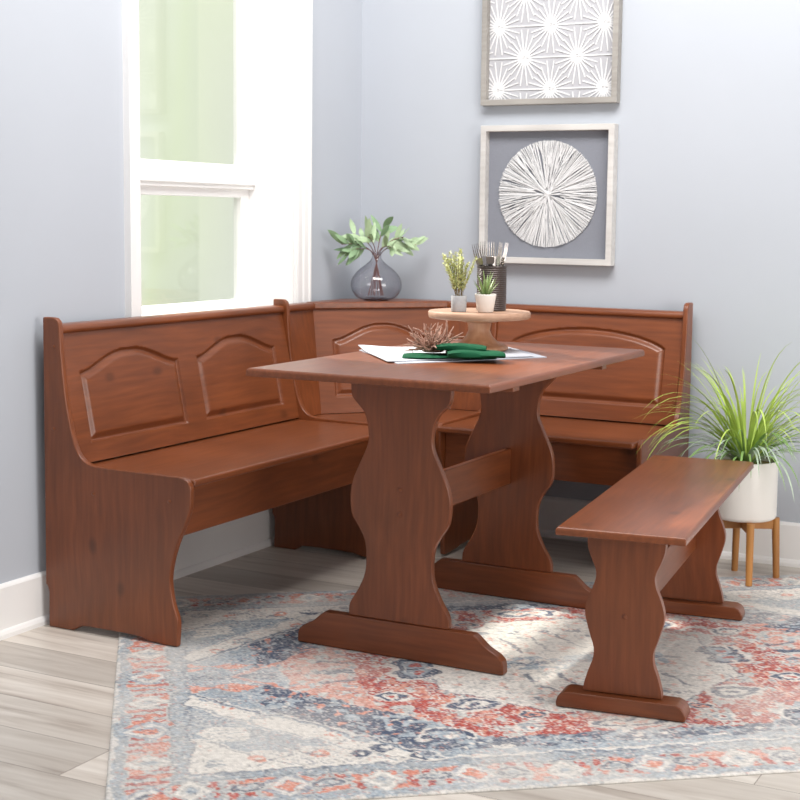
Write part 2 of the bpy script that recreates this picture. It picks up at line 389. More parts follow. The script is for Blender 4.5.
def rail(name, a, b, m, parent, nose=.012, back=.034, dz=0):
    """top rail following points a->b (plan coordinates of the backrest face at the top); rounded nose"""
    a, b = Vector(a), Vector(b); d = (b - a).normalized(); n = Vector((d.y, -d.x, 0))
    pr = [(nose - .003, .806), (nose + .001, .809), (nose + .002, .815), (nose, .823), (nose - .006, .828), (nose - .02, .829), (-back, .829), (-back, .806)]
    bm = bmesh.new()
    A = [bm.verts.new((a.x + n.x * p, a.y + n.y * p, z)) for p, z in pr]; B = [bm.verts.new((b.x + n.x * p, b.y + n.y * p, z)) for p, z in pr]
    bm.faces.new(A); bm.faces.new(B[::-1])
    for i in range(len(pr)): bm.faces.new((A[i], B[i], B[(i + 1) % len(pr)], A[(i + 1) % len(pr)]))
    return obj(name, bm, m, parent, smooth=True)
def cap(parent, p, ax, m=None, r=.006, name='screw_cap'):
    bm = bmesh.new(); add_lathe(bm, [(0, .003), (r * .6, .0027), (r, .0012), (r, -.002), (0, -.002)], 16)
    o = obj(name, bm, m or W['y2'], parent, smooth=True)
    o.rotation_euler = {'-y': (math.pi / 2, 0, 0), 'x': (0, math.pi / 2, 0), '-x': (0, -math.pi / 2, 0)}[ax]; o.location = p
    return o
PT = .018
# long bench along the left wall, y from -1.756 to -.643
YA, YB = -1.756, -.643
lb = thing('nook_bench', 'long cherry-stained nook bench with two arched back panels, under the window', 'bench', (0, YA, 0))
F = lambda y: y - YA
ep = []
for y in (YA, YB):
    o = slab('end_panel', prof_pts, 'y', F(y), F(y) + PT, W['z0'] if y == YA else W['z1'], lb, bevel=.004); ep.append(o)
for x_, z_ in ((.071, .772), (.066, .55), (.20, .385), (.452, .390)): cap(ep[0], (x_, F(YA), z_), '-y', r=.005)
def back_pos_left(u, z, h):
    return (BX(z) + h * .98, u - YA, z + h * .19)
backboard('backrest', YA + PT + .001, YB - .001, .456, .812, [arch(-1.678, -1.24, .508, .700, .750), arch(-1.150, -.722, .508, .700, .750)], back_pos_left, W['y0'], lb)
rail('top_rail', (BX(.82), F(YA) + PT + .001, 0), (BX(.82), F(YB) - .001, 0), W['y1'], lb)
box('seat', (.095, F(YA) + PT + .001, HS - .020), (.518, F(YB) - .001, HS), W['t2'], lb, bevel=.007, segs=3)
box('apron', (.462, F(YA) + PT + .001, .300), (.484, F(YB) - .001, HS - .0205), W['y1'], lb, bevel=.002)

# short bench along the back wall, x from .620 to 1.295
XA, XB = .590, 1.303
sb = thing('nook_bench', 'short cherry-stained nook bench with one wide arched back panel, below the framed art', 'bench', (XA, 0, 0))
G = lambda x: x - XA
pr2 = [(-a, b + (.009 if b > .8 else 0)) for a, b in prof_pts]
for x, mm in ((XA, 'z2'), (XB - PT, 'z1')):
    o = slab('end_panel', pr2, 'x', G(x), G(x) + PT, W[mm.replace('z', 'v')], sb, bevel=.004)
def back_pos_right(u, z, h): return (u - XA, -(BX(z) + h * .98), z + h * .19)
backboard('backrest', XA + PT + .001, XB - PT - .001, .456, .812, [arch(.670, 1.228, .512, .704, .762, round_=True)], back_pos_right, W['x0'], sb)
rail('top_rail', (G(XA) + PT + .001, -BX(.82), 0), (G(XB) - PT - .001, -BX(.82), 0), W['x1'], sb)
box('seat', (G(XA) + PT + .001, -.545, HS - .020), (G(XB) - PT - .001, -.095, HS), W['t0'], sb, bevel=.007, segs=3)
box('apron', (G(XA) + PT + .001, -.484, .300), (G(XB) - PT - .001, -.462, HS - .0205), W['x1'], sb, bevel=.002)

# corner seat between them
cs = thing('corner_seat', 'cherry-stained corner seat with a diagonal arched back panel, where the two benches meet', 'corner seat')
q = .002
tl = lambda z: (BX(z), -.445 - .16 * (.82 - z)); tr_ = lambda z: (.400 + .16 * (.82 - z), -BX(z))
def sideback(name, f_in, f_out, m):
    bm = bmesh.new(); v = []
    for z in (.452, .812):
        for off in (0, -.016):
            v.append(bm.verts.new(f_in(z, off))); v.append(bm.verts.new(f_out(z, off)))
    # v: z0: in,out,inb,outb ; z1: same
    for f in ((0, 1, 5, 4), (2, 6, 7, 3), (0, 4, 6, 2), (1, 3, 7, 5), (0, 2, 3, 1), (4, 5, 7, 6)): bm.faces.new([v[i] for i in f])
    return obj(name, bm, m, cs)
sideback('side_back', lambda z, o: (BX(z) + o, tl(z)[1], z), lambda z, o: (BX(z) + o, YB + PT + q, z), W['z0'])
sideback('side_back', lambda z, o: (tr_(z)[0], -BX(z) - o, z), lambda z, o: (XA - q, -BX(z) - o, z), W['z2'])
def pos_diag(u, z, h):
    a, b = Vector(tl(z)), Vector(tr_(z)); d = (b - a); n = Vector((d.y, -d.x)).normalized()
    p = a + d * u; return (p.x + n.x * h * .98, p.y + n.y * h * .98, z + h * .2)
W['d'] = wood('cherry_wood_diagonal', 'x', *CH, seed=9, fine=2.3, thin='y', turn=-math.atan2(.375, .33))
a, b = Vector(tl(.812)), Vector(tr_(.812)); LD = (b - a).length
def pos_diag_m(u, z, h):
    a, b = Vector(tl(z)), Vector(tr_(z)); d = (b - a).normalized(); n = Vector((d.y, -d.x)); c = (a + b) / 2
    p = c + d * u; return (p.x + n.x * h * .98, p.y + n.y * h * .98, z + h * .2)
sl = ((Vector(tl(.456)) - Vector(tr_(.456))).length - LD) / 2 / (.812 - .456)
backboard('backrest', -LD / 2, LD / 2, .452, .812, [arch(-LD / 2 + .065, LD / 2 - .065, .508, .703, .756)], pos_diag_m, W['d'], cs, uslope=(sl, sl))
A0, B0 = Vector(tl(.82)), Vector(tr_(.82)); dd = (B0 - A0).normalized(); nn = Vector((dd.y, -dd.x))
o1 = A0 + nn * .014; o2 = B0 + nn * .014
poly = [(.040, o1.y + .004), (o1.x, o1.y), (o2.x, o2.y), (o2.x - .004, -.040), (.20, -.040), (.040, -.20)]
slab('corner_shelf', poly, 'z', .806, .8315, W['t0'], cs, bevel=.006, segs=3)
rail('top_rail', (BX(.82), YB + PT + q, 0), (BX(.82), o1.y + .003, 0), W['y1'], cs)
rail('top_rail', (o2.x - .003, -BX(.82), 0), (XA - q, -BX(.82), 0), W['x1'], cs)
slab('seat', [(.10, YB + PT + q), (.56, YB + PT + q), (XA - q, -.56), (XA - q, -.10), (.36, -.10), (.10, -.36)], 'z', HS - .020, HS, W['t1'], cs, bevel=.004)
slab('apron', [(.48, YB + PT + q), (.505, YB + PT + q), (XA - q, -.505), (XA - q, -.48)], 'z', .300, HS - .0205, W['x1'], cs, bevel=.002)

# ------------------------------------------------------------------ rug (woven pattern computed into the pile's colour)
rng = np.random.default_rng(7)
def vnoise(x, y, s, seed):
    r = np.random.default_rng(seed); g = r.random((256, 256)); X, Y = x / s + 100, y / s + 100
    i, j = np.floor(X).astype(int), np.floor(Y).astype(int); fx, fy = X - i, Y - j
    fx = fx * fx * (3 - 2 * fx); fy = fy * fy * (3 - 2 * fy); A = lambda a, b: g[a % 256, b % 256]
    return (A(i, j) * (1 - fx) + A(i + 1, j) * fx) * (1 - fy) + (A(i, j + 1) * (1 - fx) + A(i + 1, j + 1) * fx) * fy
RU, RV = 1.145, .785
step = .0042
nu, nv = int(2 * RU / step), int(2 * RV / step)
uu, vv = np.meshgrid(np.linspace(-RU, RU, nu), np.linspace(-RV, RV, nv))
def rug_colours(u, v):
    c8 = lambda *c: np.array(srgb(*c)[:3])
    cream, lblue, gblue, navy, red, salm, greige = c8(222, 216, 208), c8(158, 169, 178), c8(160, 166, 171), c8(62, 76, 102), c8(178, 66, 52), c8(212, 138, 116), c8(194, 192, 188)
    wu = u + (vnoise(u, v, .035, 1) - .5) * .022 + (vnoise(u, v, .012, 2) - .5) * .010
    wv = v + (vnoise(u, v, .035, 3) - .5) * .022 + (vnoise(u, v, .012, 4) - .5) * .010
    a, b = np.abs(wu), np.abs(wv); col = np.empty(u.shape + (3,)); col[:] = lblue
    fine = vnoise(u, v, .0075, 5); med = vnoise(u, v, .020, 6) * .72 + vnoise(u, v, .008, 26) * .28; med2 = vnoise(u, v, .028, 16) * .72 + vnoise(u, v, .009, 27) * .28; sp = rng.random(u.shape) * .6 + vnoise(u, v, .006, 9) * .4
    big = vnoise(u, v, .16, 8)
    def put(mask, c, amt=1.0):
        mk = (mask.astype(float) * amt)[..., None]; col[:] = col * (1 - mk) + c * mk
    def ring(cu, cv, ru, rv, c1, c2, c3=None, sym=True):
        x, y = (a - abs(cu), b - abs(cv)) if sym else (wu - cu, wv - cv)
        r = np.hypot(x / ru, y / rv)
        put(r < 1.25, cream, .9); put((r < 1) & (med > .22), c1); put(r < .62, c2); put(r < .28, c3 if c3 is not None else c1)
    # ---- field
    h = .14 + (.96 - a) * .94
    # spandrels
    S_ = b > h
    put(S_, cream)
    k = b - h
    put(S_ & (k > .085) & (k < .27) & (b < .50) & (a > .66), lblue)
    put(S_ & (k > .10) & (k < .24) & (b < .47) & (a > .70) & (med > .52), gblue); put(S_ & (k > .085) & (k < .27) & (fine > .7), navy, .5)
    put(S_ & (np.abs(b - .40) < .045) & (np.abs(a - .90) < .05), cream); put(S_ & (np.abs(b - .40) < .045) & (np.abs(a - .90) < .05) & (np.abs(np.sin(b * 150)) < .35), gblue)
    put(S_ & (np.abs(k - .075) < .004), gblue); put(S_ & (np.abs(k - .28) < .004) & (a > .6), navy, .6)
    for cu, cv, c in ((.62, .55, navy), (.57, .53, navy), (.50, .585, navy), (.70, .545, salm), (.77, .50, gblue), (.84, .545, salm), (.66, .43, salm), (.60, .47, gblue), (.88, .22, salm), (.82, .30, gblue), (.93, .56, gblue)):
        r = np.hypot((a - cu) / .022, (b - cv) / .022); put(S_ & (r < 1) & (med > .3), c); put(S_ & (r < .35), cream)
    for cu, cv, sl_ in ((.68, .50, .8), (.58, .56, -.7), (.80, .56, .5), (.74, .52, -.9)):
        put(S_ & (np.abs((b - cv) - (a - cu) * sl_) < .0035) & (np.abs(a - cu) < .05), navy, .7)
    In = ~S_
    # wedge ends
    put(In & (a > .70), lblue)
    put(In & (a > .70) & (med > .62), gblue); put(In & (a > .7) & (fine > .78), navy, .6)
    put(In & (np.abs(a - .86) < .11) & (np.abs(b - .085) < .018 + .012 * np.sin(a * 60)) & (med > .33), salm)
    put(In & (a > .76) & (a < .96) & (np.abs(b) < .022) & (fine > .35), navy, .8)
    put(In & (np.abs(b - (a - .76) * -.9 - .09) < .012) & (a > .72) & (a < .96), salm, .7)
    # navy diagonal band
    nb = In & (h - b < .235) & (h - b > .02) & (a > .46) & (a < .80) & (b > .05)
    put(nb & (med > .36), navy); put(nb & (med <= .36), lblue); put(nb & (med2 > .74), salm); put(nb & (med2 < .14), cream)
    # pale pink zone with navy bar
    pz = In & (a > .44) & (a < .74) & (h - b >= .235)
    put(pz, greige); put(pz & (med > .42), salm, .75); put(pz & (med2 > .72), red, .8); put(pz & (med2 < .2), lblue)
    put(In & (a > .53) & (a < .67) & (b < .014), navy); put(In & (np.abs(a - .60) < .05) & (np.abs(b - .07 - .3 * (a - .6)) < .009), navy, .8)
    # red field
    rf = In & (b < .505) & (a < .56) & (b * .9 + a < .78) & (h - b > .12)
    inner = (a < .37) & (b < .36) & (a * .8 + b < .46)
    put(rf & ~inner, red); put(rf & ~inner & (med < .36), salm); put(rf & ~inner & (med2 > .63), greige); put(rf & ~inner & (fine > .80), navy, .6); put(rf & ~inner & (np.abs(med - med2) < .03), cream)
    # inner medallion
    put(inner, cream); put(inner & (med > .68), greige); put(inner & (med2 > .76), salm, .7)
    for i in range(5):
        o = -.17 + i * .085
        put(inner & (np.abs(wu - o - (wv * .25)) < .006) & (np.abs(b - .16) < .07) & (med > .3), navy, .75)
        put(inner & (np.hypot((wu - o) / .022, (b - .27) / .014) < 1) & (med > .4), navy, .7)
    put(inner & (b < .05) & (a < .25) & (med > .5), lblue); put(inner & (a < .30) & (b < .012) & (fine > .4), navy, .7)
    put((a < .39) & (b < .38) & (a * .8 + b < .48) & ~inner, navy, .7); put((a < .385) & (b < .375) & (a * .8 + b < .474) & ~inner, cream)
    ring(.41, .03, .055, .045, navy, lblue, red); ring(.32, .29, .060, .038, navy, cream, navy); ring(.03, .455, .060, .030, navy, cream, salm)
    ring(.42, .475, .055, .042, navy, lblue, cream); ring(.20, .37, .03, .02, navy, salm); ring(.23, .455, .03, .022, gblue, cream, red); ring(.50, .20, .035, .03, navy, cream, red)
    # navy bar and pale blue strip along the long sides
    bar = In & (b > .505) & (b < .565) & (a < .52)
    put(bar, lblue); put(bar & (med > .40), navy, .85); put(bar & (med2 > .76), cream)
    put(In & (b >= .565) & (a < .49), lblue); put(In & (np.abs(b - h + .012) < .0045), navy, .8); put(In & (np.abs(b - h + .022) < .004), cream, .8)
    # ---- borders
    du, dv = RU - np.abs(wu), RV - np.abs(wv); d = np.minimum(du, dv); t = np.where(du < dv, v, u); lng = dv <= du
    B_ = d < .172
    put(B_, gblue); put(B_ & (fine > .60), lblue); put(B_ & (sp > .80), navy, .55); put(B_ & (sp < .18), cream, .6)
    band = (d > .034) & (d < .130)
    per = .38; ph = np.mod(t + .03, per) / per - .5; x = ph * per; y = d - .082
    put(band, greige, .75)
    tri = np.abs(np.mod(t * 1.0, .036) / .036 - .5) * 2
    zig = (np.abs(y) < .044) & (tri > .22 + .42 * np.abs(np.sin(y * 90 + np.floor(t / .036))))
    zig = zig | ((np.abs(y) < .046) & (med2 > .60) & (med > .3))
    put(band & zig & (med > .2), red, .95); put(band & zig & (med2 > .5), salm, .85); put(band & (fine > .74) & ~zig, navy, .5)
    dia = np.abs(x) / .042 + np.abs(y) / .05
    put(band & (dia < 1.15), greige); put(band & (dia < .95) & (dia > .62), cream); put(band & (dia < .3), lblue)
    dia2 = np.abs(np.abs(x) - per / 2) / .060 + np.abs(y) / .06
    put(band & (dia2 < 1.1) , lblue, .9); put(band & (dia2 < .8) & (dia2 > .5), cream, .8); put(band & (dia2 < .45) & (med > .3), salm)
    oval = np.hypot((np.abs(x) - .11) / .035, y / .022)
    put(band & lng & (oval < 1.2), greige); put(band & lng & (oval < 1) & (oval > .6), navy, .75); put(band & lng & (oval < .4), gblue)
    put((np.abs(d - .134) < .0035), gblue * .7, .8); put((np.abs(d - .170) < .004), navy, .5)
    put((np.abs(dv - .180) < .0045) & (du > .17), cream, .95); put(d < .008, cream, .8)
    # worn, heathered yarn
    put((sp > .80) & (fine > .45), lblue, .28); put((vnoise(u, v, .0055, 31) > .80) & (vnoise(u, v, .05, 32) > .35), navy, .50); put((vnoise(u, v, .0055, 33) > .84) & (vnoise(u, v, .06, 34) > .45), salm, .5); put(vnoise(u, v, .006, 35) > .80, cream, .70)
    speck = ((fine - .5) * .36 + (sp - .5) * .50)[..., None]
    col[:] = col * (1 + speck)
    fade = np.clip((big - .40) * 1.0, 0, .38)[..., None]; fade = fade + (.30 * (sp > .62))[..., None]
    col[:] = (col * (1 - fade) + cream * .93 * fade) * .93
    return np.clip(col, 0, 1)
col = rug_colours(uu, vv)
zz = .0042 + .0008 * vnoise(uu, vv, .006, 11) + .003 * np.clip((vnoise(uu, vv, .22, 12) - .6) * 3, 0, 1) * (RV - np.abs(vv) < .12)
zz = np.where((RU - np.abs(uu) < .004) | (RV - np.abs(vv) < .004), .0025, zz)
me = bpy.data.meshes.new('area_rug')
V = np.stack([uu, vv, zz], -1).reshape(-1, 3)
I = np.arange(nu * nv).reshape(nv, nu)
Fq = np.stack([I[:-1, :-1], I[:-1, 1:], I[1:, 1:], I[1:, :-1]], -1).reshape(-1, 4)
# underside
ub = np.array([(-RU, -RV, .0003), (RU, -RV, .0003), (RU, RV, .0003), (-RU, RV, .0003)]); n0 = len(V)
rim = np.concatenate([I[0, :], I[1:, -1], I[-1, -2::-1], I[-2:0:-1, 0]])
rimv = V[rim].copy(); rimv[:, 2] = .0003
Vall = np.vstack([V, rimv]); k = len(rim); r2 = np.arange(n0, n0 + k)
Fr = np.stack([rim, r2, np.roll(r2, -1), np.roll(rim, -1)], -1)
me.from_pydata(Vall.tolist(), [], Fq.tolist() + Fr.tolist() + [r2[::-1].tolist()])
ca = me.color_attributes.new('pile_colour', 'FLOAT_COLOR', 'POINT')
cc = np.ones((len(Vall), 4), np.float32); cc[:n0, :3] = col.reshape(-1, 3); cc[n0:, :3] = (.5, .48, .45)
ca.data.foreach_set('color', cc.ravel()); me.shade_smooth()
# our frame: v points toward the camera, so mirror v when placing
m_, p = mat('woven_rug_pile'); at = N('ShaderNodeVertexColor', layer_name='pile_colour'); t = N('ShaderNodeTexCoord'); n = N('ShaderNodeTexNoise')
n.inputs['Scale'].default_value = 420; n.inputs['Detail'].default_value = 2
mx = N('ShaderNodeMix', data_type='RGBA', blend_type='MULTIPLY'); mx.inputs[0].default_value = 1
mr = N('ShaderNodeMapRange'); mr.inputs['From Min'].default_value = .3; mr.inputs['From Max'].default_value = .7; mr.inputs['To Min'].default_value = .86; mr.inputs['To Max'].default_value = 1.1
L(t.outputs['Object'], n.inputs['Vector']); L(n.outputs['Fac'], mr.inputs['Value']); L(at.outputs['Color'], mx.inputs[6]); L(mr.outputs[0], mx.inputs[7]); L(mx.outputs[2], p.inputs['Base Color'])
p.inputs['Roughness'].default_value = .95; p.inputs['Specular IOR Level'].default_value = .15; p.inputs['Sheen Weight'].default_value = .2
bu = N('ShaderNodeBump'); bu.inputs['Strength'].default_value = .4; bu.inputs['Distance'].default_value = .002; L(n.outputs['Fac'], bu.inputs['Height']); L(bu.outputs[0], p.inputs['Normal'])
me.materials.append(m_)
rug = bpy.data.objects.new('area_rug', me); C.objects.link(rug)
tag(rug, 'worn cream, blue and red patterned rug lying under the table', 'rug')
cu, cv = .285, 1.935
# u axis (.788,.616), v axis (.616,-.788): a rotation by 38 degrees followed by a flip of v
rug.rotation_euler = (0, 0, math.atan2(.616, .788)); rug.location = (.788 * cu + .616 * cv, .616 * cu - .788 * cv, 0)
# bake the flip (v -> -v) into the mesh
co = np.empty(len(me.vertices) * 3, np.float32); me.vertices.foreach_get('co', co); co[1::3] *= -1; me.vertices.foreach_set('co', co); me.flip_normals(); me.update()
RZ = .0060   # what stands on the rug stands here

# ------------------------------------------------------------------ trestle table
tb = thing('trestle_table', 'cherry-stained trestle table with scalloped slab legs, standing on the rug', 'table', (1.0128, -1.1911, RZ), .0062)
TW, TL = .335, .550; zt = .750 - RZ
leg_pts = [(.145, .711), (.1445, .690), (.139, .668), (.1085, .636), (.0955, .600), (.0945, .556), (.1145, .51), (.139, .455), (.1455, .41), (.140, .365), (.118, .331), (.100, .292), (.0985, .226), (.1185, .174), (.144, .132), (.1475, .098)]
def sym(pts, ztop, zbot):
    s = spline([(x, z) for x, z in pts], 5)
    R = [(x, z) for x, z in s]
    R = [(R[0][0], ztop)] + R[1:-1] + [(R[-1][0], zbot)]
    return R + [(-x, z) for x, z in R[::-1]]
dz = lambda P: [(x, z - RZ) for x, z in P]
LY = .363; LB = .316
foot_r = spline([(.215, .0985), (.232, .086), (.252, .069), (.283, .0530)], 3) + spline([(.294, .042), (.298, .030), (.2985, .008)], 2)
for s, mm in ((-1, 'z0'), (1, 'z2')):
    y0 = -LY + .010 if s < 0 else LY - .010 - .024
    y0 = (-LY + .005) if s < 0 else (LB + .005)
    slab('leg', sym([(x - .0015, z - RZ) for x, z in leg_pts], zt - .0205, .098 - RZ), 'y', y0, y0 + .019, W[mm], tb, bevel=.004)
    fr = [(x, z - RZ) for x, z in foot_r]; fr[-1] = (fr[-1][0], 0)
    P = fr + [(-x, z) for x, z in fr[::-1]]
    y1 = -LY if s < 0 else LB
    slab('foot', P, 'y', y1, y1 + .030, W['x1'], tb, bevel=.004)
    if s < 0:
        for z in (.443, .379): cap(tb, (.0015, y0, z - RZ), '-y', r=.0065)
bm = bmesh.new(); add_box(bm, (-TW, -TL, zt - .020), (TW, TL, zt))
# ogee edge: bevel the top rim wider
ed = [e_ for e_ in bm.edges if all(v.co.z > zt - .001 for v in e_.verts)]
bmesh.ops.bevel(bm, geom=ed, offset=.009, segments=4, profile=.5, affect='EDGES')
obj('tabletop', bm, W['t2'], tb, bevel=.002)
box('stretcher', (-.010, -LY + .0245, .345), (.010, LB + .0045, .450), W['y0'], tb, bevel=.003)
box('cleat', (-.30, LB - .03, zt - .040), (.30, LB + .0045, zt - .0205), W['x2'], tb, bevel=.002)
box('cleat', (-.30, -LY + .0245, zt - .040), (.30, -LY + .065, zt - .0205), W['x2'], tb, bevel=.002)

# ------------------------------------------------------------------ small bench
th = math.radians(7.2)
ctr = Vector((1.599, -1.180))
bn = thing('bench', 'low backless cherry-stained bench with scalloped legs, right of the table', 'bench', (ctr.x, ctr.y, RZ), th)
ax = Vector((math.cos(th), math.sin(th))); ay = Vector((-math.sin(th), math.cos(th)))
def bl(P): d = Vector(P) - ctr; return d.dot(ax), d.dot(ay)
BZ = .440 - RZ
BW, BL = .148, .548
bm = bmesh.new(); add_box(bm, (-BW, -BL, BZ - .019), (BW, BL, BZ)); ed = [e_ for e_ in bm.edges if all(v.co.z > BZ - .001 for v in e_.verts)]
bmesh.ops.bevel(bm, geom=ed, offset=.008, segments=4, profile=.5, affect='EDGES'); obj('seat', bm, W['t2'], bn, bevel=.002)
bleg = [(.0905, .412), (.089, .386), (.0805, .360), (.0705, .337), (.068, .318), (.0735, .296), (.082, .276), (.0905, .248), (.0905, .222), (.0795, .182), (.0695, .150), (.0705, .124), (.081, .094), (.090, .062), (.0925, .042)]
bf = (1.671, -1.675); fy = bl(bf)[1]
for s, mm in ((0, 'z1'), (1, 'z2')):
    y1 = fy if s == 0 else -fy - .104
    slab('leg', sym([(x, z - RZ) for x, z in bleg], BZ - .0195, .046 - RZ), 'y', y1 + .024, y1 + .046, W[mm], bn, bevel=.004)
    P = [(.1505, 0), (.151, .012), (.147, .024), (.140, .032), (.128, .0375)]; P = P + [(-x, z) for x, z in P[::-1]]
    slab('foot', P, 'y', y1, y1 + .066, W['x1'], bn, bevel=.004)
    if s == 0: cap(bn, (.001, y1 + .024, .229 - RZ), '-y', r=.006)
box('stretcher', (-.010, fy + .0465, .190), (.010, -fy - .0805, .285), W['y2'], bn, bevel=.003)

# ------------------------------------------------------------------ framed art
def frame(name, label, x0, x1, z0, z1, fwid, dep, fm, bm_):
    t = thing(name, label, 'picture', ((x0 + x1) / 2, 0, (z0 + z1) / 2))
    hw, hh = (x1 - x0) / 2, (z1 - z0) / 2; bm = bmesh.new()
    V = []
    for (w_, h_) in ((hw, hh), (hw - fwid, hh - fwid)):
        for y in (-.0006, -dep):
            V.append([bm.verts.new((sx * w_, y, sz * h_)) for sx, sz in ((-1, -1), (1, -1), (1, 1), (-1, 1))])
    for i in range(4):
        j = (i + 1) % 4
        for A, B in ((V[0], V[1]), (V[1], V[3]), (V[3], V[2]), (V[2], V[0])): bm.faces.new((A[i], A[j], B[j], B[i]))
    obj('frame', bm, fm, t, bevel=.0015)
    bx_ = box('backing', (-hw + fwid + .0003, -.012, -hh + fwid + .0003), (hw - fwid - .0003, -.001, hh - fwid - .0003), bm_, t)
    return t, hw, hh
M_linen = plain('grey_linen', srgb(134, 137, 146), .9, bump=.5, bscale=700, var=.05, vscale=260, spec=.1)
M_wash = wood('whitewashed_wood', 'x', srgb(176, 171, 166), srgb(202, 199, 196), srgb(216, 215, 213), rough=.7, coat=0, knots=False, fine=1.6)
M_grey = wood('weathered_grey_wood', 'x', srgb(128, 123, 117), srgb(152, 148, 143), srgb(174, 171, 166), rough=.7, coat=0, knots=False, fine=2)
M_paper = plain('white_paper', srgb(220, 220, 221), .8, var=.01)
M_pale = plain('pale_grey_board', srgb(174, 174, 179), .9, var=.02)
t, hw, hh = frame('framed_art', 'white-framed shadow box with a white stick sunburst disc on grey linen', .5101, 1.010, .9722, 1.4537, .021, .042, M_wash, M_linen)
random.seed(3); bm = bmesh.new()
cx0, cz0, R0 = 0.0, 1.216 - (.9722 + 1.4537) / 2, .186
for i in range(330):
    a = 2 * math.pi * i / 330 + random.uniform(-.01, .01); r0 = random.choice((.0, .02, .04, .055, .08, .1)) * random.uniform(.6, 1.3)
    tw = random.uniform(-.16, .16); r1 = R0 * random.uniform(.985, 1.0)
    p0 = Vector((math.cos(a + tw) * r0, 0, math.sin(a + tw) * r0)); p1 = Vector((math.cos(a) * r1, 0, math.sin(a) * r1))
    d = (p1 - p0); ln = d.length; d.normalize(); s_ = Vector((-d.z, 0, d.x)); w_ = .0011 if i % 3 else .0016; y = -.0125 - random.uniform(0, .007)
    vs = [bm.verts.new(Vector((cx0, yy, cz0)) + p + s_ * q_ * w_) for yy in (y, y - .0022) for p, q_ in ((p0, -1), (p1, -1), (p1, 1), (p0, 1))]
    for f in ((0, 1, 2, 3), (4, 7, 6, 5), (0, 4, 5, 1), (1, 5, 6, 2), (2, 6, 7, 3), (3, 7, 4, 0)): bm.faces.new([vs[k_] for k_ in f])
add_lathe(bm, [(0, 0), (.012, 0), (.009, .001), (0, .0015)], 24)
for v in bm.verts[-(24 * 2 + 2):]: x_, y_, z_ = v.co; v.co = (cx0 + x_, -.018 - z_, cz0 + y_)
obj('sunburst', bm, M_paper, t)

t, hw, hh = frame('framed_art', 'grey-framed panel of white cut-paper starbursts, hung above the sunburst shadow box', .5056, 1.0131, 1.5235, 2.040, .020, .038, M_grey, M_pale)
bm = bmesh.new(); iw, ih = hw - .0205, hh - .0205
def clipseg(p, q_):
    """clip a segment to the panel"""
    t0, t1 = 0, 1; d = (q_[0] - p[0], q_[1] - p[1])
    for k_, lim in ((0, iw), (1, ih)):
        for s_ in (1, -1):
            den = s_ * d[k_]; num = lim - s_ * p[k_]
            if abs(den) < 1e-9:
                if num < 0: return None
            elif den > 0: t1 = min(t1, num / den)
            else: t0 = max(t0, num / den)
    if t0 >= t1: return None
    return (p[0] + d[0] * t0, p[1] + d[1] * t0), (p[0] + d[0] * t1, p[1] + d[1] * t1), t0, t1
def strip(p, q_, w0, w1, y):
    r = clipseg(p, q_)
    if not r: return
    a, b, t0, t1 = r; wa, wb = w0 + (w1 - w0) * t0, w0 + (w1 - w0) * t1
    d = Vector((b[0] - a[0], b[1] - a[1]));
    if d.length < .002: return
    d.normalize(); s_ = Vector((-d.y, d.x))
    cl = lambda X, Z: (max(-iw, min(iw, X)), max(-ih, min(ih, Z)))
    pts = [cl(a[0] - s_.x * wa, a[1] - s_.y * wa), cl(b[0] - s_.x * wb, b[1] - s_.y * wb), cl(b[0] + s_.x * wb, b[1] + s_.y * wb), cl(a[0] + s_.x * wa, a[1] + s_.y * wa)]
    vs = [bm.verts.new((X, yy, Z)) for yy in (y, y - .0018) for X, Z in pts]
    for f in ((0, 1, 2, 3), (4, 7, 6, 5), (0, 4, 5, 1), (1, 5, 6, 2), (2, 6, 7, 3), (3, 7, 4, 0)): bm.faces.new([vs[k_] for k_ in f])
sx, sz = .0985, .1085
random.seed(5)
for ci in range(-3, 4):
    for cj in range(-4, 5):
        if (ci + cj) % 2: continue
        X0, Z0 = ci * sx + .0, cj * sz + .013
        for k_ in range(22):
            a = math.pi * 2 * k_ / 22; hit = 1e9
            dx, dzz = math.cos(a), math.sin(a)
            # up to the diamond cell edge
            hit = 1 / (abs(dx) / (sx * 1.03) + abs(dzz) / (sz * 1.03))
            strip((X0 + dx * .004, Z0 + dzz * .004), (X0 + dx * hit * random.uniform(.93, 1.02), Z0 + dzz * hit), -.0004 + .0034, .0020, -.0125 - .0006 * (k_ % 3))
for cj in range(-4, 5): strip((-iw, cj * sz + .013), (iw, cj * sz + .013), .0020, .0020, -.0124)
obj('paper_relief', bm, M_paper, t)

# ------------------------------------------------------------------ vase with leafy stems on the corner shelf
VZ = .8320; vx, vy = .185, -.205
VS = .88
prof = spline([(.0, .004), (.030, .0035), (.052, .003), (.070, .012), (.086, .035), (.0915, .062), (.086, .090), (.066, .120), (.038, .145), (.021, .163), (.0165, .178), (.018, .190), (.0215, .196)], 5)
prof = [(r, z * VS) for r, z in prof]
vs = thing('glass_vase', 'round smoky glass vase with a narrow neck on the corner shelf', 'vase', (vx, vy, VZ))
bm = bmesh.new(); add_lathe(bm, [(0, 0), (.045, 0)] + prof[5:], 56)
g_ = glass('smoky_glass', srgb(243, 242, 245), srgb(140, 136, 146), .03, 3.2)
obj('glass_body', bm, g_, vs, smooth=True)
bm = bmesh.new(); add_lathe(bm, [(0, .0015), (.043, .0015), (.050, .005), (.035, .010), (0, .011)], 40); obj('glass_base', bm, glass('smoky_glass_base', srgb(200, 198, 205), srgb(130, 126, 136), .03, 2), vs, smooth=True)
M_sage = plain('sage_green_leaf', srgb(172, 194, 156), .5, var=.25, vscale=18, spec=.4)
M_sage2 = plain('deep_sage_leaf', srgb(134, 162, 124), .5, var=.2, vscale=18, spec=.4)
